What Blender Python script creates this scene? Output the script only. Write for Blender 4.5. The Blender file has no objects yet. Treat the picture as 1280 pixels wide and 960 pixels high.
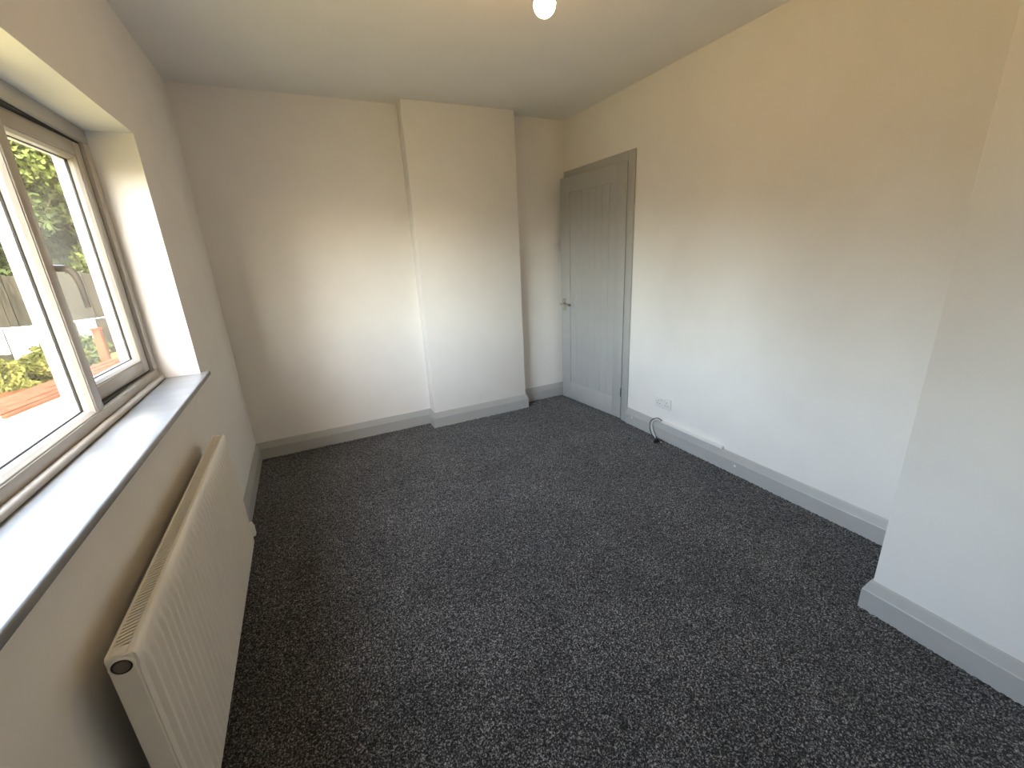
import bpy, bmesh, math, random
import numpy as np
from mathutils import Vector, Matrix

random.seed(7)
rng = np.random.default_rng(11)
scene = bpy.context.scene
COL = scene.collection

# ------------------------------------------------------------------ camera
CX, CY, CZ = 0.4917, 0.1553, 1.3733
YAW, PITCH, ROLL = 0.4442, -0.3031, -0.0505
F_PX = 526.58
fw = Vector((math.sin(YAW) * math.cos(PITCH), math.cos(YAW) * math.cos(PITCH), math.sin(PITCH)))
r0 = fw.cross(Vector((0, 0, 1))).normalized()
u0 = r0.cross(fw)
rv = math.cos(ROLL) * r0 + math.sin(ROLL) * u0
uv = -math.sin(ROLL) * r0 + math.cos(ROLL) * u0
cam_d = bpy.data.cameras.new('camera')
cam_d.sensor_fit = 'HORIZONTAL'
cam_d.sensor_width = 36
cam_d.lens = F_PX / 1280 * 36
cam_d.clip_start = 0.02
cam_d.clip_end = 300
cam = bpy.data.objects.new('camera', cam_d)
COL.objects.link(cam)
M3 = Matrix((rv, uv, -fw)).transposed()
cam.matrix_world = Matrix.Translation((CX, CY, CZ)) @ M3.to_4x4()
scene.camera = cam

# ------------------------------------------------------------------ sky, sun, exposure
world = bpy.data.worlds.new('hazy_sky')
scene.world = world
world.use_nodes = True
bg = world.node_tree.nodes['Background']
bg.inputs[0].default_value = (0.95, 0.97, 1.0, 1)
bg.inputs[1].default_value = 5.5

# clear-air sky with haze, brighter toward the sun's side, added to the even veil of thin cloud
SUN_EL, SUN_AZ = math.radians(42), math.radians(169)
wn, wl_ = world.node_tree.nodes, world.node_tree.links
skt = wn.new('ShaderNodeTexSky')
skt.sky_type = 'NISHITA'
skt.sun_disc = False
skt.sun_elevation = SUN_EL
skt.sun_rotation = SUN_AZ
skt.dust_density = 3.0
bg2 = wn.new('ShaderNodeBackground')
bg2.inputs[1].default_value = 5.9
add = wn.new('ShaderNodeAddShader')
wbal = wn.new('ShaderNodeMix')
wbal.data_type = 'RGBA'
wbal.blend_type = 'MULTIPLY'
wbal.inputs[0].default_value = 1.0
wbal.inputs[7].default_value = (1.10, 1.0, 0.86, 1)     # the camera's warm daylight balance
wl_.new(skt.outputs[0], wbal.inputs[6])
wl_.new(wbal.outputs[2], bg2.inputs[0])
wl_.new(bg.outputs[0], add.inputs[0])
wl_.new(bg2.outputs[0], add.inputs[1])
wl_.new(add.outputs[0], wn['World Output'].inputs[0])

sun_d = bpy.data.lights.new('sun', 'SUN')
sun_d.energy = 9.0
sun_d.angle = math.radians(0.6)
sun_d.color = (1.0, 0.93, 0.80)
sun = bpy.data.objects.new('sun', sun_d)
COL.objects.link(sun)
sun.rotation_euler = Vector((math.sin(SUN_AZ) * math.cos(SUN_EL), math.cos(SUN_AZ) * math.cos(SUN_EL), math.sin(SUN_EL))).to_track_quat('Z', 'Y').to_euler()

# sampling portal in the window opening: emits nothing itself
por_d = bpy.data.lights.new('window_portal', 'AREA')
por_d.shape = 'RECTANGLE'
por_d.size = 1.72
por_d.size_y = 1.02
por_d.cycles.is_portal = True
por = bpy.data.objects.new('window_portal', por_d)
COL.objects.link(por)
por.location = (-0.285, 1.685, 1.40)
por.rotation_euler = Vector((-1, 0, 0)).to_track_quat('Z', 'Y').to_euler()

vs = scene.view_settings
vs.view_transform = 'Standard'
vs.look = 'None'
vs.exposure = 0.0
vs.gamma = 1.0
vs.use_curve_mapping = False

# ------------------------------------------------------------------ sizes
W, D, H = 2.7105, 3.5406, 2.4
YR = -0.40                      # wall behind the camera
X1, X2, CD = 1.3153, 2.1744, 0.127   # chimney breast
PX, PY = W - 0.4717, 0.74       # projecting wall on the right
HS, ST = 0.125, 0.02            # skirting
WY0, WY1, WZ0, WZ1 = 0.84, 2.53, 0.90, 1.90   # window opening
DY0, DY1, DZ = 2.715, 3.492, 1.945           # door opening


# ------------------------------------------------------------------ materials
def pbr(name, col, rough=0.5, metal=0.0, spec=0.5):
    m = bpy.data.materials.new(name)
    m.use_nodes = True
    b = m.node_tree.nodes['Principled BSDF']
    b.inputs['Base Color'].default_value = (*col, 1)
    b.inputs['Roughness'].default_value = rough
    b.inputs['Metallic'].default_value = metal
    b.inputs['Specular IOR Level'].default_value = spec
    return m


def nodes(m):
    return m.node_tree.nodes, m.node_tree.links, m.node_tree.nodes['Principled BSDF']


def noise_mat(name, c0, c1, scale, rough=0.6, bump=0.0, bscale=None, bdist=0.002, detail=3, spec=0.5, lo=0.35, hi=0.65, stretch=None):
    m = pbr(name, c0, rough, 0, spec)
    n, l, b = nodes(m)
    tc = n.new('ShaderNodeTexCoord')
    mp = n.new('ShaderNodeMapping')
    l.new(tc.outputs['Object'], mp.inputs[0])
    if stretch:
        mp.inputs['Scale'].default_value = stretch
    nz = n.new('ShaderNodeTexNoise')
    nz.inputs['Scale'].default_value = scale
    nz.inputs['Detail'].default_value = detail
    l.new(mp.outputs[0], nz.inputs['Vector'])
    cr = n.new('ShaderNodeValToRGB')
    cr.color_ramp.elements[0].position = lo
    cr.color_ramp.elements[1].position = hi
    cr.color_ramp.elements[0].color = (*c0, 1)
    cr.color_ramp.elements[1].color = (*c1, 1)
    l.new(nz.outputs[0], cr.inputs[0])
    l.new(cr.outputs[0], b.inputs['Base Color'])
    if bump:
        nb = n.new('ShaderNodeTexNoise')
        nb.inputs['Scale'].default_value = bscale or scale
        nb.inputs['Detail'].default_value = 3
        l.new(mp.outputs[0], nb.inputs['Vector'])
        bp = n.new('ShaderNodeBump')
        bp.inputs['Strength'].default_value = bump
        bp.inputs['Distance'].default_value = bdist
        l.new(nb.outputs[0], bp.inputs['Height'])
        l.new(bp.outputs[0], b.inputs['Normal'])
    return m


M = {}
M['wall'] = noise_mat('wall_paint', (0.84, 0.825, 0.80), (0.86, 0.845, 0.82), 6, 0.85, 0.12, 260, 0.0012, spec=0.2)
M['ceil'] = noise_mat('ceiling_paint', (0.89, 0.88, 0.86), (0.91, 0.90, 0.88), 4, 0.9, 0.2, 120, 0.0015, spec=0.15)
M['grey'] = noise_mat('grey_satin_paint', (0.43, 0.435, 0.43), (0.45, 0.455, 0.45), 8, 0.38, 0.05, 90, 0.001)
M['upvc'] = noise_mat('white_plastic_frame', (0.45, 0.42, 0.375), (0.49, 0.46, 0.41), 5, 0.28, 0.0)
M['plastic'] = pbr('white_plastic', (0.82, 0.81, 0.79), 0.3)
M['gasket'] = pbr('black_rubber', (0.015, 0.014, 0.013), 0.6)
M['rad'] = noise_mat('radiator_enamel', (0.85, 0.82, 0.75), (0.88, 0.85, 0.78), 3, 0.32)
M['raddark'] = pbr('radiator_inside', (0.05, 0.045, 0.036), 0.7)
M['chrome'] = pbr('chrome', (0.62, 0.61, 0.58), 0.18, 1.0)
M['brass'] = pbr('dull_nickel_plug', (0.20, 0.175, 0.15), 0.4, 1.0)
M['black'] = pbr('black_plastic', (0.012, 0.012, 0.013), 0.4)
M['cable'] = pbr('white_cable', (0.75, 0.75, 0.74), 0.45)
M['sill'] = noise_mat('marble_sill', (0.25, 0.255, 0.262), (0.31, 0.314, 0.318), 5, 0.22, detail=6, stretch=(1, 1.6, 1))
M['hall'] = pbr('hall_wall', (0.35, 0.33, 0.30), 0.8)

# carpet: dark charcoal twist pile with lighter flecks
m = pbr('charcoal_carpet', (0.02, 0.02, 0.02), 1.0, 0, 0.05)
n, l, b = nodes(m)
tc = n.new('ShaderNodeTexCoord')
n1 = n.new('ShaderNodeTexNoise'); n1.inputs['Scale'].default_value = 170; n1.inputs['Detail'].default_value = 4; n1.inputs['Roughness'].default_value = 0.75
n2 = n.new('ShaderNodeTexNoise'); n2.inputs['Scale'].default_value = 2.2; n2.inputs['Detail'].default_value = 4; n2.inputs['Distortion'].default_value = 1.2
l.new(tc.outputs['Object'], n1.inputs['Vector']); l.new(tc.outputs['Object'], n2.inputs['Vector'])
cr = n.new('ShaderNodeValToRGB')
e = cr.color_ramp.elements
e[0].position = 0.37; e[0].color = (0.006, 0.006, 0.0063, 1)
e[1].position = 0.66; e[1].color = (0.42, 0.42, 0.43, 1)
e2 = cr.color_ramp.elements.new(0.52); e2.color = (0.042, 0.042, 0.044, 1)
l.new(n1.outputs[0], cr.inputs[0])
mx = n.new('ShaderNodeMix'); mx.data_type = 'RGBA'; mx.blend_type = 'MULTIPLY'
mx.inputs[0].default_value = 1.0
cr2 = n.new('ShaderNodeValToRGB')
cr2.color_ramp.elements[0].position = 0.40; cr2.color_ramp.elements[0].color = (0.84, 0.84, 0.84, 1)
cr2.color_ramp.elements[1].position = 0.62; cr2.color_ramp.elements[1].color = (1.08, 1.08, 1.08, 1)
l.new(n2.outputs[0], cr2.inputs[0])
l.new(cr.outputs[0], mx.inputs[6]); l.new(cr2.outputs[0], mx.inputs[7])
l.new(mx.outputs[2], b.inputs['Base Color'])
b.inputs['Sheen Weight'].default_value = 0.22
b.inputs['Sheen Roughness'].default_value = 0.5
M['carpet'] = m

# window glass: thin clear pane, reflecting by angle
m = bpy.data.materials.new('window_glass')
m.use_nodes = True
n, l = m.node_tree.nodes, m.node_tree.links
n.clear()
out = n.new('ShaderNodeOutputMaterial'); mixs = n.new('ShaderNodeMixShader'); tr = n.new('ShaderNodeBsdfTransparent'); gl = n.new('ShaderNodeBsdfGlossy'); fr = n.new('ShaderNodeFresnel')
tr.inputs[0].default_value = (0.95, 0.965, 0.955, 1); gl.inputs['Roughness'].default_value = 0.0; fr.inputs[0].default_value = 1.45
geo = n.new('ShaderNodeNewGeometry'); mr = n.new('ShaderNodeMapRange')
mr.inputs['To Min'].default_value = 1.45; mr.inputs['To Max'].default_value = 1 / 1.45      # same reflectance on both faces of the pane
l.new(geo.outputs['Backfacing'], mr.inputs['Value']); l.new(mr.outputs[0], fr.inputs[0])
l.new(fr.outputs[0], mixs.inputs[0]); l.new(tr.outputs[0], mixs.inputs[1]); l.new(gl.outputs[0], mixs.inputs[2]); l.new(mixs.outputs[0], out.inputs[0])
M['glass'] = m

# lit bulb
m = pbr('lit_bulb', (1, 1, 1), 0.3)
n, l, b = nodes(m)
b.inputs['Emission Color'].default_value = (1.0, 0.56, 0.22, 1)
b.inputs['Emission Strength'].default_value = 130
M['bulb'] = m

# outdoors
M['lawn'] = noise_mat('garden_ground', (0.075, 0.065, 0.018), (0.18, 0.145, 0.05), 0.9, 0.9, detail=6, spec=0.04)
M['render'] = noise_mat('white_render', (0.40, 0.38, 0.34), (0.46, 0.44, 0.40), 2, 0.8, spec=0.04)
M['tile'] = noise_mat('orange_roof_tile', (0.055, 0.017, 0.008), (0.075, 0.028, 0.014), 5, 0.7, stretch=(1, 1, 1), spec=0.04)
M['terracotta'] = noise_mat('terracotta', (0.05, 0.017, 0.008), (0.06, 0.022, 0.011), 6, 0.75, spec=0.04)
M['post'] = noise_mat('red_brown_timber', (0.045, 0.015, 0.008), (0.065, 0.024, 0.012), 6, 0.7, spec=0.04)
M['fence'] = noise_mat('shade_dark_boards', (0.007, 0.007, 0.0055), (0.018, 0.017, 0.013), 4, 0.85, stretch=(6, 6, 0.6), spec=0.04)  # dark tone carries the shade of the hedge these boards stand for
M['bark'] = noise_mat('bark', (0.07, 0.05, 0.035), (0.15, 0.12, 0.09), 9, 0.9, spec=0.04)
M['sheet'] = pbr('white_cotton', (0.82, 0.82, 0.84), 0.8)


def leaf_mat(name, c0, c1):
    m = noise_mat(name, c0, c1, 1.6, 0.6, detail=5, spec=0.06)
    return m


M['leaf_a'] = leaf_mat('leaves_mid_green', (0.014, 0.023, 0.005), (0.055, 0.068, 0.018))
M['leaf_b'] = leaf_mat('leaves_dark_green', (0.007, 0.013, 0.004), (0.026, 0.036, 0.011))
M['leaf_c'] = leaf_mat('leaves_yellow_green', (0.022, 0.026, 0.004), (0.062, 0.06, 0.014))


# ------------------------------------------------------------------ mesh helpers
def link(name, me, mat, parent=None, smooth=False):
    if mat is not None and not me.materials:
        me.materials.append(M[mat] if isinstance(mat, str) else mat)
    if smooth:
        for p in me.polygons:
            p.use_smooth = True
    o = bpy.data.objects.new(name, me)
    COL.objects.link(o)
    if parent is not None:
        o.parent = parent
        o.matrix_parent_inverse = Matrix.Identity(4)
    return o


def obj(name, bm, mat, parent=None, smooth=False, angle=None):
    bmesh.ops.recalc_face_normals(bm, faces=bm.faces)
    me = bpy.data.meshes.new(name)
    bm.to_mesh(me)
    bm.free()
    o = link(name, me, mat, parent, smooth or angle is not None)
    if angle is not None:
        me.set_sharp_from_angle(angle=math.radians(angle))
    return o


def box(bm, x0, x1, y0, y1, z0, z1, bev=0.0, seg=2):
    t = bmesh.new()
    vs_ = [t.verts.new((x, y, z)) for x in (x0, x1) for y in (y0, y1) for z in (z0, z1)]
    for f in ((0, 1, 3, 2), (4, 6, 7, 5), (0, 4, 5, 1), (2, 3, 7, 6), (0, 2, 6, 4), (1, 5, 7, 3)):
        t.faces.new([vs_[i] for i in f])
    if bev:
        bmesh.ops.bevel(t, geom=t.edges[:], offset=bev, segments=seg, profile=0.5, affect='EDGES')
    me = bpy.data.meshes.new('tmp')
    t.to_mesh(me)
    t.free()
    bm.from_mesh(me)
    bpy.data.meshes.remove(me)
    return bm


def boxo(name, x0, x1, y0, y1, z0, z1, mat, parent=None, bev=0.0, seg=2):
    return obj(name, box(bmesh.new(), x0, x1, y0, y1, z0, z1, bev, seg), mat, parent, angle=35 if bev else None)


def prism(bm, prof, a, b):
    """profile points given as a function of end -> list of 3D points; a,b lists of Vector"""
    va = [bm.verts.new(p) for p in a]
    vb = [bm.verts.new(p) for p in b]
    k = len(va)
    for i in range(k):
        j = (i + 1) % k
        bm.faces.new((va[i], va[j], vb[j], vb[i]))
    bm.faces.new(va)
    bm.faces.new(vb[::-1])
    return bm


def lathe(bm, prof, segs=24, mat=None):
    """prof: list of (r, z); turned round local z"""
    rings = []
    for r, z in prof:
        if r < 1e-6:
            rings.append([bm.verts.new((0, 0, z))])
        else:
            rings.append([bm.verts.new((r * math.cos(2 * math.pi * i / segs), r * math.sin(2 * math.pi * i / segs), z)) for i in range(segs)])
    for A, B in zip(rings, rings[1:]):
        for i in range(segs):
            j = (i + 1) % segs
            if len(A) == 1 and len(B) == 1:
                continue
            if len(A) == 1:
                bm.faces.new((A[0], B[i], B[j]))
            elif len(B) == 1:
                bm.faces.new((A[i], A[j], B[0]))
            else:
                bm.faces.new((A[i], A[j], B[j], B[i]))
    if mat is not None:
        bmesh.ops.transform(bm, matrix=mat, verts=bm.verts[:])
    return bm


def tube(bm, pts, rad, segs=10, flat=1.0):
    pts = [Vector(p) for p in pts]
    rads = rad if isinstance(rad, (list, tuple)) else [rad] * len(pts)
    rings = []
    up = Vector((0.13, 0.21, 0.97)).normalized()
    for i, p in enumerate(pts):
        t = (pts[min(i + 1, len(pts) - 1)] - pts[max(i - 1, 0)]).normalized()
        a = t.cross(up)
        if a.length < 1e-4:
            a = t.cross(Vector((1, 0, 0)))
        a.normalize()
        c = a.cross(t)
        rings.append([bm.verts.new(p + rads[i] * (math.cos(2 * math.pi * k / segs) * a + flat * math.sin(2 * math.pi * k / segs) * c)) for k in range(segs)])
    for A, B in zip(rings, rings[1:]):
        for i in range(segs):
            j = (i + 1) % segs
            bm.faces.new((A[i], A[j], B[j], B[i]))
    bm.faces.new(rings[0])
    bm.faces.new(rings[-1][::-1])
    return bm


def smooth_path(pts, n=8):
    pts = [Vector(p) for p in pts]
    P = [pts[0]] + pts + [pts[-1]]
    out = []
    for i in range(1, len(P) - 2):
        for k in range(n):
            t = k / n
            a, b_, c, d = P[i - 1], P[i], P[i + 1], P[i + 2]
            out.append(0.5 * ((2 * b_) + (c - a) * t + (2 * a - 5 * b_ + 4 * c - d) * t * t + (3 * b_ - a - 3 * c + d) * t ** 3))
    out.append(pts[-1])
    return out


def struct(o, label, cat=None):
    o['kind'] = 'structure'
    o['label'] = label
    o['category'] = cat or 'wall'
    return o


def tag(o, label, cat, group=None, kind=None):
    o['label'] = label
    o['category'] = cat
    if group:
        o['group'] = group
    if kind:
        o['kind'] = kind
    return o


def empty(name, loc, rz=0.0):
    o = bpy.data.objects.new(name, None)
    o.empty_display_size = 0.1
    COL.objects.link(o)
    o.location = loc
    o.rotation_euler = (0, 0, rz)
    return o


# ================================================================== THE ROOM
# carpeted floor: a fine grid with tufts standing proud
def carpet():
    step = 0.0075
    nx, ny = int((W + 0.0) / step), int((D - YR) / step)
    xs = np.linspace(0, W, nx + 1)
    ys = np.linspace(YR, D, ny + 1)
    gx, gy = np.meshgrid(xs, ys, indexing='ij')
    gz = -rng.random(gx.shape) ** 1.5 * 0.0065
    gx = gx + (rng.random(gx.shape) - 0.5) * step * 0.7
    gy = gy + (rng.random(gy.shape) - 0.5) * step * 0.7
    co = np.stack([gx, gy, gz], -1).reshape(-1, 3).astype(np.float32)
    idx = np.arange((nx + 1) * (ny + 1)).reshape(nx + 1, ny + 1)
    q = np.stack([idx[:-1, :-1], idx[1:, :-1], idx[1:, 1:], idx[:-1, 1:]], -1).reshape(-1, 4)
    me = bpy.data.meshes.new('floor')
    me.vertices.add(len(co)); me.vertices.foreach_set('co', co.ravel())
    me.loops.add(q.size); me.loops.foreach_set('vertex_index', q.ravel().astype(np.int32))
    me.polygons.add(len(q)); me.polygons.foreach_set('loop_start', np.arange(0, q.size, 4, dtype=np.int32))
    me.polygons.foreach_set('use_smooth', np.ones(len(q), dtype=bool))
    me.update(calc_edges=True)
    return link('floor', me, 'carpet')


fl = struct(carpet(), 'dark charcoal fleck carpet covering the whole floor', 'floor')
boxo('subfloor', -0.27, W + 0.1, YR - 0.1, D + 0.1, -0.14, -0.012, 'hall', fl)

struct(boxo('ceiling', -0.27, W + 0.1, YR - 0.1, D + 0.1, H, H + 0.12, 'ceil'), 'plain off-white painted ceiling above the bare bulb', 'ceiling')

# wall with the window
bm = bmesh.new()
T = -0.27
box(bm, T, 0, YR - 0.1, WY0, -0.14, H)
box(bm, T, 0, WY1, D + 0.1, -0.14, H)
box(bm, T, 0, WY0, WY1, -0.14, WZ0 - 0.022)
box(bm, T, 0, WY0, WY1, WZ1, H)
struct(obj('wall_left', bm, 'wall'), 'off-white wall holding the window above the radiator')

bm = bmesh.new()
box(bm, 0, W, D, D + 0.1, -0.14, H)
struct(obj('wall_back', bm, 'wall'), 'off-white far wall behind the chimney breast')
bm = bmesh.new()
box(bm, X1, X2, D - CD, D, -0.01, H, 0.004)
struct(obj('wall_chimney', bm, 'wall', angle=35), 'off-white chimney breast standing forward of the far wall')

bm = bmesh.new()
box(bm, W, W + 0.1, YR - 0.1, DY0, -0.14, H)
box(bm, W, W + 0.1, DY1, D + 0.1, -0.14, H)
box(bm, W, W + 0.1, DY0, DY1, DZ, H)
struct(obj('wall_right', bm, 'wall'), 'long off-white wall with the double socket and the grey door')

bm = bmesh.new()
box(bm, PX, W, YR, PY, -0.01, H, 0.004)
struct(obj('wall_pier', bm, 'wall', angle=35), 'off-white wall section projecting into the room at right of the picture')

struct(boxo('wall_rear', -0.27, W + 0.1, YR - 0.1, YR, -0.14, H, 'wall'), 'off-white wall behind the viewer facing the chimney breast')

# closed landing behind the door
bm = bmesh.new()
box(bm, W + 0.9, W + 1.0, DY0 - 0.6, D + 0.5, -0.14, H)
box(bm, W + 0.1, W + 0.9, DY0 - 0.7, DY0 - 0.6, -0.14, H)
box(bm, W + 0.1, W + 0.9, D + 0.4, D + 0.5, -0.14, H)
box(bm, W + 0.1, W + 1.0, DY0 - 0.7, D + 0.5, H, H + 0.1)
box(bm, W, W + 1.0, DY0 - 0.7, D + 0.5, -0.24, -0.012)
struct(obj('wall_landing', bm, 'hall'), 'dim landing walls behind the grey door')


# skirting boards: flat face, chamfered top
def skirt(name, p0, p1, nrm, c0, c1, label):
    """p0,p1 on the wall line; nrm into the room; c0/c1: mitre growth at each end (+1 outside corner, -1 inside corner, 0 square)"""
    prof = [(0, -0.008), (ST, -0.008), (ST, 0.080), (ST - 0.002, 0.084), (0.0075, 0.117), (0.0045, HS), (0, HS)]
    p0, p1, nrm = Vector(p0), Vector(p1), Vector(nrm)
    d = (p1 - p0).normalized()
    bm_ = bmesh.new()
    a = [p0 - d * c0 * t + nrm * t + Vector((0, 0, z)) for t, z in prof]
    b_ = [p1 + d * c1 * t + nrm * t + Vector((0, 0, z)) for t, z in prof]
    prism(bm_, None, a, b_)
    o = obj(name, bm_, 'grey')
    return struct(o, label, 'skirting board')


skirt('baseboard_left', (0, YR, 0), (0, D, 0), (1, 0, 0), 0, -1, 'grey skirting board running under the window behind the radiator')
skirt('baseboard_back', (0, D, 0), (X1, D, 0), (0, -1, 0), -1, -1, 'grey skirting board along the far wall between window wall and chimney breast')
skirt('baseboard_chimney_side', (X1, D, 0), (X1, D - CD, 0), (-1, 0, 0), -1, 1, 'short grey skirting return on the side of the chimney breast')
skirt('baseboard_chimney', (X1, D - CD, 0), (X2, D - CD, 0), (0, -1, 0), 1, 1, 'grey skirting board across the front of the chimney breast')
skirt('baseboard_chimney_return', (X2, D - CD, 0), (X2, D, 0), (1, 0, 0), 1, -1, 'hidden grey skirting return of the chimney breast toward the door')
skirt('baseboard_alcove', (X2, D, 0), (W, D, 0), (0, -1, 0), -1, 0, 'short grey skirting board in the alcove beside the door')
br = skirt('baseboard_right', (W, 2.648, 0), (W, PY, 0), (-1, 0, 0), 0, -1, 'grey skirting board under the double socket with two white screw caps')
skirt('baseboard_pier_end', (W, PY, 0), (PX, PY, 0), (0, 1, 0), -1, 1, 'grey skirting board on the end of the projecting wall')
skirt('baseboard_pier', (PX, PY, 0), (PX, YR, 0), (-1, 0, 0), 1, 0, 'grey skirting board along the projecting wall nearest the viewer')
for y, z in ((2.575, 0.062), (1.655, 0.055)):
    bm = lathe(bmesh.new(), [(0, 0.0025), (0.004, 0.0022), (0.0065, 0.001), (0.007, -0.001)], 14, Matrix.Translation((W - ST, y, z)) @ Matrix.Rotation(-math.pi / 2, 4, 'Y'))
    o = obj('screw_cap', bm, 'plastic', br, smooth=True)
    o['label'] = 'small white screw cap'

# ------------------------------------------------------------------ window
FI, FO = -0.15, -0.218          # inner and outer face of the frame
win_bm = bmesh.new()
fwid = 0.052
box(win_bm, FO, FI, WY0, WY1, WZ1 - fwid, WZ1, 0.004)
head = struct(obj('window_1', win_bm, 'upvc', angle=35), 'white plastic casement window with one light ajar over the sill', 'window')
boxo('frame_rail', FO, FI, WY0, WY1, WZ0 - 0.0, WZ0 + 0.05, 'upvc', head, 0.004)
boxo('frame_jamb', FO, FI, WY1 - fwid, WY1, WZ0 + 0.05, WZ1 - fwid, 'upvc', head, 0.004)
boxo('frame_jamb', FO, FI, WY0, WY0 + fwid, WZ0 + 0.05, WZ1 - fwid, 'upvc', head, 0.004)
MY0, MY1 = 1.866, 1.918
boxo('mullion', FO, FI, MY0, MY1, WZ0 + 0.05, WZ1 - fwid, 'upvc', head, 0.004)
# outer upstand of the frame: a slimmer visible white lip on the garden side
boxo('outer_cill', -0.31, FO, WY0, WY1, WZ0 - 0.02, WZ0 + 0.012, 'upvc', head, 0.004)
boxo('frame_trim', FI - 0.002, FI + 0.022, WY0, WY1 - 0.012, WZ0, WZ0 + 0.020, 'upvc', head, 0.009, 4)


def ring(bm_, y0, y1, z0, z1, wi, wo, xa, xb):
    """mitred bead ring: outer rectangle (y0..z1); section width wi at xa (inside), wo at xb (glass side)"""
    def rect(x, k):
        return [(x, y0 + k, z0 + k), (x, y1 - k, z0 + k), (x, y1 - k, z1 - k), (x, y0 + k, z1 - k)]
    xm = xa * 0.55 + xb * 0.45
    loops = [rect(xb, 0), rect(xa, 0), rect(xa, wi), rect(xm, (wi * 0.35 + wo * 0.65)), rect(xb, wo)]
    V = [[bm_.verts.new(p) for p in L] for L in loops]
    for a, b_ in zip(V, V[1:] + V[:1]):
        for i in range(4):
            j = (i + 1) % 4
            bm_.faces.new((a[i], a[j], b_[j], b_[i]))
    return bm_


GX = -0.184
def glazing(y0, y1, z0, z1, parent, dx=0.0):
    """bead, gasket and pane filling a light whose frame opening is y0..y1, z0..z1"""
    obj('glazing_bead', ring(bmesh.new(), y0, y1, z0, z1, 0.004, 0.016, FI - 0.004 + dx, GX + 0.006 + dx), 'upvc', parent)
    obj('gasket', ring(bmesh.new(), y0 + 0.004, y1 - 0.004, z0 + 0.004, z1 - 0.004, 0.0135, 0.0150, GX + 0.0062 + dx, GX + 0.002 + dx), 'gasket', parent)
    boxo('pane', GX - 0.002 + dx, GX + 0.002 + dx, y0 - 0.004, y1 + 0.004, z0 - 0.004, z1 + 0.004, 'glass', parent)
    obj('outer_lip', ring(bmesh.new(), y0 - 0.002, y1 + 0.002, z0 - 0.002, z1 + 0.002, 0.013, 0.013, GX - 0.004 + dx, FO + 0.002 + dx), 'upvc', parent)


glazing(WY0 + fwid, MY0, WZ0 + 0.05, WZ1 - fwid, head)

# opening light, hinged on its far edge and pushed a little outward
SY0, SY1, SZ0, SZ1 = MY1 + 0.006, WY1 - fwid - 0.006, WZ0 + 0.056, WZ1 - fwid - 0.006
hx = FI - 0.012
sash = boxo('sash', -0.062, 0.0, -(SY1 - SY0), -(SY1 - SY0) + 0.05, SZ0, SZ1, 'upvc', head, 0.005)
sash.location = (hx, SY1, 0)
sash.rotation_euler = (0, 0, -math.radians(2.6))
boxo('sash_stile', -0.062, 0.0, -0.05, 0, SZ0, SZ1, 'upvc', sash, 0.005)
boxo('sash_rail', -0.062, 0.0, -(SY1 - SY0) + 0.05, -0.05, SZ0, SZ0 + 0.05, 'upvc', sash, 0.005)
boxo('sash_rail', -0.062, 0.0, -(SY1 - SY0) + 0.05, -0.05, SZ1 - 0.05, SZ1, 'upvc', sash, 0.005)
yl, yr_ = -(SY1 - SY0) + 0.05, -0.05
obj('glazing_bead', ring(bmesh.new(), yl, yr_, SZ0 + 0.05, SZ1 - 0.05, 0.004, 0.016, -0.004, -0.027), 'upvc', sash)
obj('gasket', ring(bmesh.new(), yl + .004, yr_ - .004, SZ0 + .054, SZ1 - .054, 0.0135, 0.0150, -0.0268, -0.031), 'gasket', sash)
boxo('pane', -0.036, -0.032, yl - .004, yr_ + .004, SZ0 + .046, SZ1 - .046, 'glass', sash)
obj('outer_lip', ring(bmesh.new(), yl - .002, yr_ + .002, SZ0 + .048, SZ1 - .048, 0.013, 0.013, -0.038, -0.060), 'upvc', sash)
# black ring round the frame rebate, standing in for shade in the open gap
obj('gap_shade_ring', ring(bmesh.new(), MY1 + 0.001, WY1 - fwid - 0.001, WZ0 + 0.051, WZ1 - fwid - 0.001, 0.0045, 0.0045, FI - 0.014, FI - 0.060), 'gasket', head)
# cranked lever handle on the free stile
hb = bmesh.new()
hy = -(SY1 - SY0) + 0.025
box(hb, 0.0, 0.012, hy - 0.014, hy + 0.014, 1.33, 1.45, 0.004)
hz = 1.392
pts = smooth_path([(0.008, hy, hz), (0.030, hy + 0.002, hz), (0.052, hy + 0.006, hz - 0.004), (0.060, hy + 0.016, hz - 0.028), (0.058, hy + 0.028, hz - 0.062), (0.055, hy + 0.036, hz - 0.100), (0.054, hy + 0.039, hz - 0.122)], 6)
k = len(pts)
tube(hb, pts, [0.0115 - 0.0045 * (i / (k - 1)) for i in range(k)], 10)
o = obj('handle', hb, 'upvc', sash, angle=40)
o['label'] = 'white cranked window handle'

# sill board with a rounded nose and a small horn past the reveal
bm = bmesh.new()
prof = [(0.0, WY0), (0.0, WY0 - 0.045), (0.034, WY0 - 0.045), (0.034, WY1 + 0.035), (0.0, WY1 + 0.035), (0.0, WY1), (FI, WY1), (FI, WY0)]
prism(bm, None, [Vector((x, y, WZ0 - 0.022)) for x, y in prof], [Vector((x, y, WZ0)) for x, y in prof])
es = [e_ for e_ in bm.edges if all(v.co.x > 0.03 for v in e_.verts)]
bmesh.ops.bevel(bm, geom=es, offset=0.007, segments=3, profile=0.5, affect='EDGES')
sill = obj('window_sill', bm, 'sill', head, angle=35)
sill['label'] = 'pale marble window board with a rounded front edge'

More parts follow.
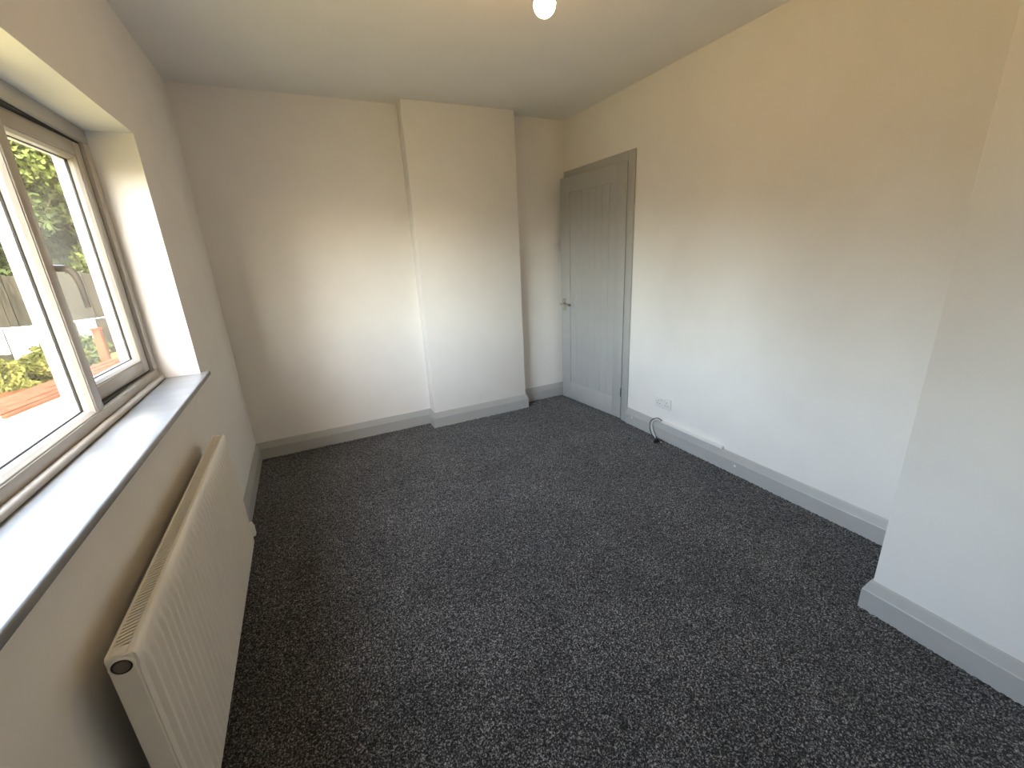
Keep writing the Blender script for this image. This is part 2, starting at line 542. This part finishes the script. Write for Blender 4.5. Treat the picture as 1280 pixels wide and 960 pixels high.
# ------------------------------------------------------------------ door
bm = bmesh.new()
A0, A1 = 2.648, D - 0.002
AZ = 2.008
box(bm, W - 0.016, W + 0.0005, A0, A0 + 0.066, -0.006, AZ, 0.004)
arch = struct(obj('trim_1', bm, 'grey', angle=35), 'grey door surround of flat painted boards in the corner', 'door frame')
boxo('frame_board', W - 0.016, W + 0.0005, A0 + 0.066, A1, AZ - 0.066, AZ, 'grey', arch, 0.004)
boxo('frame_board', W - 0.016, W + 0.0005, DY1 - 0.006, A1, -0.006, AZ - 0.066, 'grey', arch, 0.004)
# lining inside the opening with a stop
boxo('door_lining', W, W + 0.1, DY0 - 0.001, DY0 + 0.004, -0.006, DZ, 'grey', arch)
boxo('door_lining', W, W + 0.1, DY1 - 0.004, DY1 + 0.001, -0.006, DZ, 'grey', arch)
boxo('door_lining', W, W + 0.1, DY0, DY1, DZ - 0.004, DZ + 0.001, 'grey', arch)
boxo('door_stop', W + 0.045, W + 0.06, DY0 + 0.004, DY0 + 0.018, -0.006, DZ - 0.004, 'grey', arch)
boxo('door_stop', W + 0.045, W + 0.06, DY1 - 0.018, DY1 - 0.004, -0.006, DZ - 0.004, 'grey', arch)

# leaf: local x runs from hinge to free edge, local y is out of the room-side face (0 = face, negative = into the leaf)
LW, LH, LT = 0.764, 1.936, 0.036
A = Vector((2.695, 2.7215)); B = Vector((2.623, 3.483))
ang = math.atan2(B.y - A.y, B.x - A.x)
door = boxo('door_1', 0, 0.10, -LT, 0, 0.006, 0.006 + LH, 'grey', None, 0.002)
struct(door, 'grey boarded door standing slightly ajar in the corner', 'door')
door.location = (A.x, A.y, 0)
door.rotation_euler = (0, 0, ang)
boxo('door_stile', LW - 0.118, LW, -LT, 0, 0.006, 0.006 + LH, 'grey', door, 0.002)
boxo('door_rail', 0.10, LW - 0.118, -LT, 0, 1.825, 0.006 + LH, 'grey', door, 0.002)
boxo('door_rail', 0.10, LW - 0.118, -LT, 0, 0.006, 0.172, 'grey', door, 0.002)
npl = 7
pw = (LW - 0.218) / npl
plank_me = None
for i in range(npl):
    if plank_me is None:
        o = boxo('plank', 0, pw, -LT + 0.008, -0.006, 0.168, 1.829, 'grey', door, 0.0032, 1)
        plank_me = o.data
    else:
        o = link('plank', plank_me, None, door)
    o.location = (0.10 + i * pw, 0, 0)
# lever handle on a backplate (hangs on the free stile)
hx_ = 0.718
o = boxo('backplate', hx_ - 0.021, hx_ + 0.021, 0, 0.007, 0.842, 0.95, 'chrome', door, 0.003)
o['label'] = 'chrome handle backplate'
bm = bmesh.new()
tube(bm, [(hx_, 0.004, 0.904), (hx_, 0.042, 0.904)], 0.0095, 14)
pts = smooth_path([(hx_ + 0.010, 0.044, 0.904), (hx_ - 0.02, 0.046, 0.905), (hx_ - 0.06, 0.045, 0.903), (hx_ - 0.105, 0.040, 0.901)], 6)
tube(bm, pts, [0.0095 - 0.002 * i / (len(pts) - 1) for i in range(len(pts))], 12)
o = obj('handle', bm, 'chrome', door, angle=40)
o['label'] = 'chrome lever handle'
boxo('latch', LW - 0.0005, LW + 0.002, -0.029, -0.007, 0.85, 0.96, 'chrome', door)
for z in (0.20, 1.72):
    bm = bmesh.new()
    tube(bm, [(-0.004, 0.003, z), (-0.004, 0.003, z + 0.075)], 0.0045, 10)
    obj('hinge', bm, 'chrome', door, angle=40)

# ------------------------------------------------------------------ radiator
RX0, RX1 = 0.052, 0.102
RY0, RY1 = 1.027, 2.185
RZ0, RZ1 = 0.142, 0.694
rad = empty('radiator', (0, 0, 0))
tag(rad, 'white fluted panel radiator with slatted top grille below the window', 'radiator')


def fluted():
    pitch = 0.0333
    per = 10
    nfl = int(round((RY1 - RY0 - 0.03) / pitch))
    y0 = RY0 + 0.012
    pitch = (RY1 - RY0 - 0.024) / nfl
    ys, hs = [], []
    shape = [0, 0.0, 0.05, 0.55, 1.0, 1.0, 1.0, 1.0, 0.55, 0.05]
    for i in range(nfl):
        for kk in range(per):
            ys.append(y0 + pitch * (i + kk / per)); hs.append(shape[kk])
    ys.append(y0 + pitch * nfl); hs.append(0)
    ys = [RY0] + ys + [RY1]; hs = [0] + hs + [0]
    zs = [RZ0, RZ0 + 0.004, RZ0 + 0.010, RZ0 + 0.022, RZ0 + 0.045, 0.40, RZ1 - 0.055, RZ1 - 0.038, RZ1 - 0.028, RZ1 - 0.006, RZ1]
    amp = [0, 0, 0.15, 0.85, 1, 1, 1, 0.75, 0.0, 0, 0]
    inset = [0.006, 0.001, 0, 0, 0, 0, 0, 0, 0, 0.001, 0.006]
    bm_ = bmesh.new()
    V = [[bm_.verts.new((RX1 - 0.006 - ins + 0.009 * a * h_ - 0.003 * a, y, z)) for y, h_ in zip(ys, hs)] for z, a, ins in zip(zs, amp, inset)]
    for r_, s_ in zip(V, V[1:]):
        for i in range(len(ys) - 1):
            bm_.faces.new((r_[i], r_[i + 1], s_[i + 1], s_[i]))
    # back of the panel
    Bv = [bm_.verts.new((RX1 - 0.022, y, z)) for y, z in ((RY0, RZ0), (RY1, RZ0), (RY1, RZ1), (RY0, RZ1))]
    bm_.faces.new(Bv)
    bm_.faces.new([V[0][0]] + V[0][1:] + [Bv[1], Bv[0]])
    bm_.faces.new(V[-1] + [Bv[2], Bv[3]])
    bm_.faces.new([r_[0] for r_ in V] + [Bv[3], Bv[0]])
    bm_.faces.new([r_[-1] for r_ in V] + [Bv[2], Bv[1]])
    return bm_


obj('front_panel', fluted(), 'rad', rad, angle=40)
# end covers
for name, ya, yb in (('end_cover', RY0 - 0.004, RY0 + 0.003), ('end_cover', RY1 - 0.003, RY1 + 0.004)):
    boxo(name, RX0 - 0.002, RX1 - 0.012, ya, yb, RZ0 + 0.012, RZ1 + 0.002, 'rad', rad, 0.003)
# convector fins behind the panel
bm = bmesh.new()
for i in range(56):
    y = RY0 + 0.02 + i * 0.0203
    box(bm, RX0 + 0.006, RX1 - 0.024, y, y + 0.0015, RZ0 + 0.03, RZ1 - 0.035)
fins = obj('convector_fins', bm, 'raddark', rad)
fins['kind'] = 'stuff'
# top grille: rim + slanted slats
gx0, gx1 = RX0 - 0.002, RX1 - 0.012
grille = boxo('top_grille', gx0, gx0 + 0.006, RY0, RY1, RZ1 - 0.010, RZ1 + 0.003, 'rad', rad, 0.0015)
boxo('grille_rim', gx1 - 0.008, gx1, RY0, RY1, RZ1 - 0.010, RZ1 + 0.003, 'rad', grille, 0.0015)
boxo('grille_end', gx0 + 0.006, gx1 - 0.008, RY0, RY0 + 0.022, RZ1 - 0.010, RZ1 + 0.003, 'rad', grille, 0.001)
boxo('grille_end', gx0 + 0.006, gx1 - 0.008, RY1 - 0.022, RY1, RZ1 - 0.010, RZ1 + 0.003, 'rad', grille, 0.001)
sl = None
ns = 104
for i in range(ns):
    if sl is None:
        bm = bmesh.new()
        xa, xb = gx0 + 0.004, gx1 - 0.006
        dy = 0.012
        w_ = 0.0052
        prism(bm, None, [Vector((xa, 0, -0.006)), Vector((xa, w_, -0.006)), Vector((xa, w_, 0.001)), Vector((xa, 0, 0.001))],
              [Vector((xb, dy, -0.006)), Vector((xb, dy + w_, -0.006)), Vector((xb, dy + w_, 0.001)), Vector((xb, dy, 0.001))])
        o = obj('slat', bm, 'rad', grille)
        sl = o.data
    else:
        o = link('slat', sl, None, grille)
    o.location = (0, RY0 + 0.019 + i * (RY1 - RY0 - 0.054) / (ns - 1), RZ1 + 0.001)
# blanking plug in a round boss
R_ = Matrix.Translation((0.0715, RY0 - 0.004, 0.672)) @ Matrix.Rotation(math.pi / 2, 4, 'X')
o = obj('plug_boss', lathe(bmesh.new(), [(0.0162, -0.003), (0.0205, -0.003), (0.0205, 0.001), (0.0192, 0.003), (0.0172, 0.003), (0.0162, 0.001)], 28, R_), 'rad', rad, angle=40)
o = obj('blanking_plug', lathe(bmesh.new(), [(0.0128, -0.002), (0.0128, 0.0012), (0.0115, 0.0018), (0.0085, 0.0016), (0.0080, 0.0006), (0, 0.0006)], 28, R_), 'brass', rad, angle=40)
obj('plug_gap', lathe(bmesh.new(), [(0.0166, -0.003), (0.0166, 0.0002), (0.0, 0.0002)], 28, R_), 'black', rad, angle=40)
o['label'] = 'dull metal blanking plug'
# back bottom rail, brackets, valve and tail pipe
for y in (RY0 + 0.12, RY1 - 0.12):
    boxo('bracket', 0.0005, RX0 + 0.01, y, y + 0.03, 0.22, 0.62, 'rad', rad, 0.002)
bm = bmesh.new()
tube(bm, [(0.072, RY1 + 0.002, 0.185), (0.072, RY1 + 0.03, 0.185)], 0.010, 14)
tube(bm, [(0.092, RY1 + 0.034, 0.178), (0.0006, RY1 + 0.034, 0.178)], 0.0075, 12)
obj('tail_pipe', bm, 'plastic', rad, angle=40)
bm = lathe(bmesh.new(), [(0, 0), (0.0125, 0), (0.0155, 0.012), (0.0155, 0.05), (0.0145, 0.056), (0.0115, 0.060), (0.0115, 0.068), (0.0, 0.070)], 20, Matrix.Translation((0.092, RY1 + 0.034, 0.165)))
obj('valve_cap', bm, 'plastic', rad, angle=40)

# ------------------------------------------------------------------ light switch, socket, cable
SWX, SWZ = 2.596, 1.42
sw = empty('light_switch', (SWX, D, SWZ))
tag(sw, 'small white light switch on the alcove wall beside the door', 'light switch')
boxo('plate', -0.043, 0.043, -0.008, 0.0, -0.043, 0.043, 'plastic', sw, 0.003)
for x in (-0.013, 0.013):
    o = boxo('rocker', -0.0105, 0.0105, -0.0035, 0.0035, -0.017, 0.017, 'plastic', sw, 0.0015)
    o.location = (x, -0.0095, 0)
    o.rotation_euler = (math.radians(8), 0, 0)
for x in (-0.030, 0.030):
    bm = lathe(bmesh.new(), [(0, 0.0012), (0.0025, 0.001), (0.003, -0.001)], 12, Matrix.Translation((x, -0.008, 0)) @ Matrix.Rotation(math.pi / 2, 4, 'X'))
    obj('screw', bm, 'chrome', sw, smooth=True)

so = empty('double_socket', (W, 2.272, 0.276), -math.pi / 2)
tag(so, 'white double power socket on the wall just above the skirting', 'socket')
# local x along the wall (+x toward the viewer), local -y... face points to local -y
boxo('plate', -0.0735, 0.0735, -0.010, 0.0, -0.043, 0.043, 'plastic', so, 0.004)
for cx in (-0.037, 0.037):
    for hx2, hz2, w2, h2 in ((0, 0.010, 0.0045, 0.008), (-0.011, -0.012, 0.007, 0.0045), (0.011, -0.012, 0.007, 0.0045)):
        boxo('pin_hole', cx + hx2 - w2 / 2, cx + hx2 + w2 / 2, -0.0104, -0.006, hz2 - h2 / 2, hz2 + h2 / 2, 'black', so)
    sx = cx * 0.37
    o = boxo('rocker', -0.007, 0.007, -0.003, 0.003, -0.011, 0.011, 'plastic', so, 0.001)
    o.location = (sx, -0.0115, 0.022)
    o.rotation_euler = (math.radians(9), 0, 0)
for cx in (-0.060, 0.060):
    bm = lathe(bmesh.new(), [(0, 0.0012), (0.0025, 0.001), (0.003, -0.001)], 12, Matrix.Translation((cx, -0.010, 0.0)) @ Matrix.Rotation(math.pi / 2, 4, 'X'))
    obj('screw', bm, 'chrome', so, smooth=True)

tk = boxo('cable_trunking', W - 0.020, W - 0.0002, 1.754, 2.262, HS + 0.0003, HS + 0.0175, 'plastic', None, 0.003)
tag(tk, 'slim white cable trunking lying along the skirting top below the socket', 'trunking')
ca = empty('aerial_cable', (W - 0.06, 2.24, 0))
tag(ca, 'white looped cable hanging over the skirting to a black plug on the carpet', 'cable')
pts = smooth_path([(0.046, 0.020, 0.132), (0.042, 0.050, 0.142), (0.030, 0.085, 0.128), (0.024, 0.100, 0.100), (0.020, 0.090, 0.055), (0.014, 0.060, 0.018), (0.0, 0.030, 0.008), (-0.008, 0.006, 0.009)], 8)
obj('flex', tube(bmesh.new(), pts, 0.0036, 10), 'cable', ca, smooth=True)
pts2 = smooth_path([(0.046, 0.018, 0.138), (0.041, 0.062, 0.150), (0.026, 0.102, 0.128), (0.016, 0.112, 0.092), (0.010, 0.098, 0.046), (0.004, 0.066, 0.014), (-0.010, 0.030, 0.010), (-0.018, 0.002, 0.010)], 8)
o = obj('flex', tube(bmesh.new(), pts2, 0.0028, 10), 'black', ca, smooth=True)
o['label'] = 'thin dark cable'
bm = bmesh.new()
tube(bm, [(-0.004, 0.022, 0.011), (-0.010, -0.004, 0.012), (-0.016, -0.032, 0.011)], [0.008, 0.0105, 0.0095], 12)
tube(bm, [(-0.014, 0.018, 0.011), (-0.032, 0.0, 0.012), (-0.048, -0.010, 0.011)], [0.007, 0.010, 0.009], 12)
obj('plug', bm, 'black', ca, angle=40)
bm = bmesh.new()
tube(bm, [(-0.0165, -0.030, 0.011), (-0.022, -0.054, 0.010)], 0.0062, 12)
o = obj('connector_tip', bm, 'chrome', ca, angle=40)
o['label'] = 'bright metal connector tip'

# ------------------------------------------------------------------ ceiling pendant with a bare lit bulb
BX, BY, BZ = 1.362, 1.593, 2.10     # bottom of the bulb
pe = empty('pendant_light', (BX, BY, H))
tag(pe, 'bare lit warm bulb hanging from the ceiling at top of picture', 'ceiling light')
dz = BZ - H
obj('ceiling_rose', lathe(bmesh.new(), [(0, 0), (0.045, 0), (0.044, -0.010), (0.030, -0.022), (0.012, -0.028), (0, -0.028)], 28), 'plastic', pe, angle=40)
obj('flex', tube(bmesh.new(), [(0, 0, -0.026), (0, 0, dz + 0.155)], 0.0035, 10), 'cable', pe, smooth=True)
obj('lamp_holder', lathe(bmesh.new(), [(0, dz + 0.160), (0.009, dz + 0.158), (0.013, dz + 0.148), (0.020, dz + 0.140), (0.020, dz + 0.100), (0.017, dz + 0.098), (0, dz + 0.098)], 24), 'plastic', pe, angle=40)
prof = [(0.013, dz + 0.106), (0.0145, dz + 0.092), (0.022, dz + 0.078), (0.032, dz + 0.056)]
for a in range(0, 91, 9):
    t = math.radians(a)
    prof.append((0.036 * math.cos(t), dz + 0.036 - 0.036 * math.sin(t)) if a < 90 else (0, dz))
o = obj('bulb', lathe(bmesh.new(), prof, 28), 'bulb', pe, smooth=True)
o['label'] = 'glowing round bulb'


# ================================================================== THE GARDEN
def ground_z(x, y):
    s = -0.42 * (x - CX) + 0.905 * (y - CY)
    t = min(1, max(0, (s - 9.5) / 3.0))
    return -2.65 + 1.20 * t * t * (3 - 2 * t)


bm = bmesh.new()
N = 60
gv = [[bm.verts.new((-0.3 - 45 * i / N, -25 + 75 * j / N, ground_z(-0.3 - 45 * i / N, -25 + 75 * j / N))) for j in range(N + 1)] for i in range(N + 1)]
for i in range(N):
    for j in range(N):
        bm.faces.new((gv[i][j], gv[i + 1][j], gv[i + 1][j + 1], gv[i][j + 1]))
struct(obj('ground', bm, 'lawn', smooth=True), 'sunlit grassy garden ground outside the window', 'garden')

# white garden wall with an orange tiled coping
ob = empty('garden_wall', (-3.95, 9.0, 0), -math.radians(12.4))
tag(ob, 'thick white rendered garden wall with an orange tiled coping outside the window', 'garden wall', kind='thing')
# local y along the long wall, local -x away from the house
L, DP, EZ = 5.2, 0.6, -0.60
bm = box(bmesh.new(), -DP, 0, 0.05, L, -2.75, EZ)
obj('wall', bm, 'render', ob)
boxo('wall_ledge', 0.0, 0.07, 0.05, L, -1.17, -1.09, 'render', ob, 0.01)
boxo('fascia', 0.0, 0.05, -0.02, L + 0.05, EZ - 0.13, EZ - 0.005, 'render', ob)
ov = 0.11
e0, e1, f0, f1 = -DP - ov, ov, -0.10, L + ov
rz, rx = EZ + 0.14, -DP / 2
bm = bmesh.new()
c = [bm.verts.new(p) for p in ((e1, f0, EZ), (e1, f1, EZ), (e0, f1, EZ), (e0, f0, EZ), (rx, f0 + 2.6, rz), (rx, f1 - 1.3, rz))]
for f in ((0, 1, 5, 4), (1, 2, 5), (2, 3, 4, 5), (3, 0, 4), (3, 2, 1, 0)):
    bm.faces.new([c[i] for i in f])
roof = obj('coping', bm, 'tile', ob)
# tile courses on the slope that faces the house, each lapping the one below
nco = 4
for i in range(nco):
    t0, t1 = i / nco, (i + 1) / nco + 0.02
    def edge(t, lift):
        return (Vector((e1 + (rx - e1) * t, f0 + 2.6 * t, EZ + (rz - EZ) * t + lift)), Vector((e1 + (rx - e1) * t, f1 - 1.3 * t - ov * 0, EZ + (rz - EZ) * t + lift)))
    a0, a1 = edge(t0, 0.022)
    b0, b1 = edge(min(t1, 1.0), 0.006)
    c0, c1 = edge(t0, 0.001)
    d0, d1 = edge(min(t1, 1.0), 0.001)
    obj('tile_course', prism(bmesh.new(), None, [c0, a0, b0, d0], [c1, a1, b1, d1]), 'tile', roof)
boxo('gutter', ov - 0.01, ov + 0.05, f0, f1, EZ - 0.055, EZ - 0.005, 'tile', ob, 0.01)


def leaves(bm_, pts, size, jitter=0.5):
    for p in pts:
        s = size * (1 + jitter * (random.random() * 2 - 1))
        a = Vector((random.gauss(0, 1), random.gauss(0, 1), random.gauss(0, 1))).normalized()
        b_ = a.cross(Vector((random.gauss(0, 1), random.gauss(0, 1), random.gauss(0, 1)))).normalized()
        p = Vector(p)
        v = [bm_.verts.new(p + q_) for q_ in (a * s, b_ * s * 0.45, -a * s, -b_ * s * 0.45)]
        bm_.faces.new(v)


def leaf_cloud(name, pts, size, mat, parent):
    """many small leaves in one mesh, fast"""
    P = np.asarray(pts, dtype=np.float64)
    n_ = len(P)
    a = rng.normal(size=(n_, 3)); a /= np.linalg.norm(a, axis=1, keepdims=True)
    b_ = np.cross(a, rng.normal(size=(n_, 3))); b_ /= np.linalg.norm(b_, axis=1, keepdims=True)
    s = (size * (0.6 + 0.8 * rng.random((n_, 1))))
    co = np.stack([P + a * s, P + b_ * s * 0.5, P - a * s, P - b_ * s * 0.5], 1).reshape(-1, 3).astype(np.float32)
    me = bpy.data.meshes.new(name)
    me.vertices.add(4 * n_); me.vertices.foreach_set('co', co.ravel())
    me.loops.add(4 * n_); me.loops.foreach_set('vertex_index', np.arange(4 * n_, dtype=np.int32))
    me.polygons.add(n_); me.polygons.foreach_set('loop_start', np.arange(0, 4 * n_, 4, dtype=np.int32))
    me.update(calc_edges=True)
    o = link(name, me, mat, parent)
    return o


def blob_pts(n_, centres):
    """points in the outer shell of several ellipsoids (cx,cy,cz,rx,ry,rz)"""
    cs = np.array(centres)
    w = cs[:, 3] * cs[:, 5]
    k_ = rng.choice(len(cs), n_, p=w / w.sum())
    d = rng.normal(size=(n_, 3)); d /= np.linalg.norm(d, axis=1, keepdims=True)
    r_ = 0.25 + 0.8 * rng.random((n_, 1)) ** 0.6
    return cs[k_, :3] + d * r_ * cs[k_, 3:]


def tree(x, y, h, spread, mat, n_, label, size=0.11, low=0.12):
    z = ground_z(x, y)
    t = empty('garden_tree', (x, y, z))
    tag(t, label, 'tree', 'trees behind the garden fence')
    tk_ = bmesh.new()
    tube(tk_, smooth_path([(0, 0, -0.1), (0.08, 0.05, h * 0.3), (-0.06, 0.08, h * 0.6), (0.02, 0, h * 0.9)], 4), [0.2 - 0.17 * i / 12 for i in range(13)], 9)
    for k_ in range(6):
        a_ = k_ * 2.4
        z0_ = h * (0.28 + 0.09 * k_)
        tube(tk_, [(0, 0, z0_), (math.cos(a_) * spread * 0.4, math.sin(a_) * spread * 0.4, z0_ + h * 0.08), (math.cos(a_) * spread * 0.75, math.sin(a_) * spread * 0.75, z0_ + h * 0.2)], [0.07, 0.05, 0.02], 6)
    obj('trunk', tk_, 'bark', t, smooth=True)
    cen = []
    for k_ in range(16):
        zz = h * (low + (1 - low) * (k_ + 0.5) / 16)
        rr = spread * (0.45 + 0.75 * math.sin(math.pi * min(1, (zz / h - low) / (1 - low) * 0.85 + 0.12)))
        a_ = random.random() * 6.28
        o_ = rr * 0.55 * random.random() ** 0.5
        cen.append((o_ * math.cos(a_), o_ * math.sin(a_), zz, rr * 0.62, rr * 0.62, h * 0.10))
    leaf_cloud('crown', blob_pts(n_, cen), size, mat, t)
    return t


tree(-5.4, 23.5, 11.5, 2.3, 'leaf_a', 34000, 'light green leafy tree seen in the opening light of the window')
tree(-9.0, 22.8, 11.5, 2.4, 'leaf_b', 34000, 'darker green tree seen in the fixed pane of the window')
tree(-13.2, 21.6, 12.0, 2.7, 'leaf_a', 24000, 'broad green tree beyond the washing line')
tree(-1.6, 25.0, 10.0, 2.4, 'leaf_b', 24000, 'dark green tree furthest along the garden fence')
tree(-17.8, 22.0, 12.0, 2.8, 'leaf_b', 18000, 'dark green tree at the window-hidden end of the fence')

for tx_, ty_, lb_ in ((-3.6, 28.6, 'dark evergreen behind the light green tree of the opening light'), (-7.6, 28.0, 'dark evergreen showing between the two trees nearest the window mullion'), (-11.6, 27.2, 'dark evergreen behind the washing line trees'), (-16.0, 25.5, 'dark evergreen behind the broad green tree'), (-5.6, 30.5, 'deep green evergreen in the third row behind the opening light'), (-9.8, 29.8, 'deep green evergreen in the third row behind the fixed pane')):
    tree(tx_, ty_, 11.5, 2.9, 'leaf_b', 14000, lb_, size=0.2, low=0.05)

# unseen trees, added and sized to shape the daylight entering the room
for tx_, ty_, th_, mt_, lb_ in ((-19.8, 14.0, 11.0, 'leaf_a', 'unseen rounded green tree added at the fence corner to shape the daylight'), (-21.0, 8.6, 9.0, 'leaf_b', 'unseen dark tree added opposite the window to shape the daylight'),
                                (-20.5, 3.0, 7.0, 'leaf_a', 'unseen light green tree added straight out from the window to shape the daylight'), (-21.0, -2.4, 5.0, 'leaf_b', 'unseen dark tree added in the next garden to shape the daylight'),
                                (-20.0, -8.0, 4.4, 'leaf_a', 'unseen light green tree added two gardens along to shape the daylight'), (-18.0, -13.6, 4.4, 'leaf_b', 'unseen dark tree added furthest behind the viewer to shape the daylight')):
    tree(tx_, ty_, th_ + (0 if ground_z(tx_, ty_) > -2 else 1.0), 2.6, mt_, 7000, lb_, size=0.2, low=0.08)

# boards and posts standing in for a hedge in shade, coloured dark for it
fe = empty('hedge_stand_in', (0, 0, 0))
tag(fe, 'board fence standing in for a shaded hedge before the trees, shade in its colour', 'fence')
fa, fb = Vector((-17.0, 17.3)), Vector((1.0, 22.0))
fd = (fb - fa); flen = fd.length; fd.normalize()
fe.location = (fa.x, fa.y, -1.45)
fe.rotation_euler = (0, 0, math.atan2(fd.y, fd.x))
bm = bmesh.new()
x = 0.0
while x < flen:
    hh = 2.85 + random.uniform(-0.03, 0.05)
    yy = random.choice((0, 0.018))
    box(bm, x, x + 0.155, yy, yy + 0.02, 0.05, hh)
    x += 0.150
fbo = obj('boards', bm, 'fence', fe)
fbo['kind'] = 'stuff'
x = 0.0
while x < flen:
    boxo('post', x, x + 0.10, -0.09, 0.0, -0.2, 2.9, 'fence', fe)
    x += 1.85

# sunlit shrubs
def shrub(x, y, rx_, rz_, mat, n_, label, size=0.075, group='shrubs beyond the garden wall', zc=None):
    z = ground_z(x, y)
    s = empty('garden_shrub', (x, y, z))
    tag(s, label, 'shrub', group)
    st = bmesh.new()
    for k_ in range(7):
        a_ = k_ * 0.9
        tube(st, [(0, 0, -0.05), (0.3 * rx_ * math.cos(a_), 0.3 * rx_ * math.sin(a_), rz_ * 0.7), (0.55 * rx_ * math.cos(a_), 0.55 * rx_ * math.sin(a_), rz_ * 1.3)], [0.025, 0.018, 0.008], 6)
    obj('stem', st, 'bark', s, smooth=True)
    cen = [(0, 0, rz_, rx_ * 0.8, rx_ * 0.8, rz_)]
    for k_ in range(7):
        a_ = k_ * 0.9 + random.random()
        cen.append((0.5 * rx_ * math.cos(a_), 0.5 * rx_ * math.sin(a_), rz_ * (0.7 + 0.6 * random.random()), rx_ * 0.5, rx_ * 0.5, rz_ * 0.55))
    leaf_cloud('foliage', blob_pts(n_, cen), size, mat, s)


shrub(-6.45, 14.2, 0.62, 0.55, 'leaf_c', 5200, 'yellow-green shrub just beyond the planter')
shrub(-5.85, 15.6, 0.70, 0.55, 'leaf_c', 5200, 'yellow-green shrub behind the orange coping in the fixed pane')
shrub(-8.1, 14.0, 0.8, 0.7, 'leaf_c', 4600, 'tall yellow-green shrub at the outer side of the fixed pane')
shrub(-5.5, 16.9, 0.5, 0.55, 'leaf_a', 3000, 'green shrub by the red-brown post seen in the opening light')
shrub(-4.35, 17.6, 0.6, 0.60, 'leaf_c', 3000, 'pale shrub right of the red-brown post')

# terracotta trough with a plant
tx, ty = -5.35, 12.65
pl = empty('planter', (tx, ty, ground_z(tx, ty)), 0.5)
tag(pl, 'terracotta trough of plants beyond the white garden wall', 'planter')
pz = -1.15 - ground_z(tx, ty)
boxo('plinth', -0.5, 0.5, -0.28, 0.28, -0.1, pz, 'render', pl, 0.02)
bm = bmesh.new()
o4 = [(-0.36, -0.13), (0.36, -0.13), (0.36, 0.13), (-0.36, 0.13)]
o3 = [(-0.30, -0.10), (0.30, -0.10), (0.30, 0.10), (-0.30, 0.10)]
prism(bm, None, [Vector((a_, b_, pz)) for a_, b_ in o3], [Vector((a_, b_, pz + 0.22)) for a_, b_ in o4])
obj('trough', bm, 'terracotta', pl)
leaf_cloud('plant', blob_pts(700, [(0, 0, pz + 0.26, 0.34, 0.14, 0.12)]), 0.05, 'leaf_c', pl)

# washing line: two posts, a line and white sheets
wl = empty('washing_line', (-8.6, 16.95, 0))
tag(wl, 'washing line strung between two posts across the garden', 'washing line')
wa, wb = Vector((-8.6, 16.95, 0.12)), Vector((-5.2, 18.2, 0.02))
bm = bmesh.new()
npt = 14
lp = [wa.lerp(wb, i / npt) + Vector((0, 0, -0.10 * math.sin(math.pi * i / npt))) for i in range(npt + 1)]
tube(bm, [p - Vector((-8.6, 16.95, 0)) for p in lp], 0.012, 6)
obj('line', bm, 'cable', wl)
for p in (wa, wb):
    q_ = p - Vector((-8.6, 16.95, 0))
    bm = bmesh.new()
    tube(bm, [(q_.x, q_.y, ground_z(p.x, p.y) - 0.1), (q_.x, q_.y, q_.z + 0.12)], 0.05, 10)
    obj('post', bm, 'post', wl, smooth=True)
for s0, s1, dr, lab in ((0.14, 0.36, 0.75, 'white sheet pegged toward the outer end of the washing line'), (0.37, 0.56, 1.15, 'long white sheet in the middle of the washing line'), (0.57, 0.72, 1.2, 'white sheet pegged nearest the mullion on the washing line'), (0.78, 0.90, 0.7, 'small white towel pegged beside the red-brown post')):
    nu, nv = 18, 8
    bm = bmesh.new()
    V = []
    base = wa.lerp(wb, s0)
    nrm_ = Vector((wb.y - wa.y, -(wb.x - wa.x), 0)).normalized()
    for i in range(nu + 1):
        s = s0 + (s1 - s0) * i / nu
        p = wa.lerp(wb, s) + Vector((0, 0, -0.10 * math.sin(math.pi * s)))
        V.append([bm.verts.new(p - base + Vector((0, 0, -dr * j / nv)) + nrm_ * (0.05 * math.sin(i * 1.3 + s0 * 40) * (0.3 + j / nv) + 0.04 * j / nv)) for j in range(nv + 1)])
    for i in range(nu):
        for j in range(nv):
            bm.faces.new((V[i][j], V[i + 1][j], V[i + 1][j + 1], V[i][j + 1]))
    o = obj('laundry_sheet', bm, 'sheet', None, smooth=True)
    o.location = base
    md = o.modifiers.new('thickness', 'SOLIDIFY'); md.thickness = 0.008
    tag(o, lab, 'laundry', 'washing on the line')

# stout red-brown timber post with a rail and pale pickets
tp = empty('timber_post', (-4.78, 15.70, ground_z(-4.78, 15.70)))
tag(tp, 'stout red-brown timber post with a cap beyond the orange coping', 'post')
boxo('shaft', -0.09, 0.09, -0.09, 0.09, -0.1, 1.32, 'post', tp, 0.01)
boxo('cap', -0.12, 0.12, -0.12, 0.12, 1.32, 1.38, 'post', tp, 0.012)
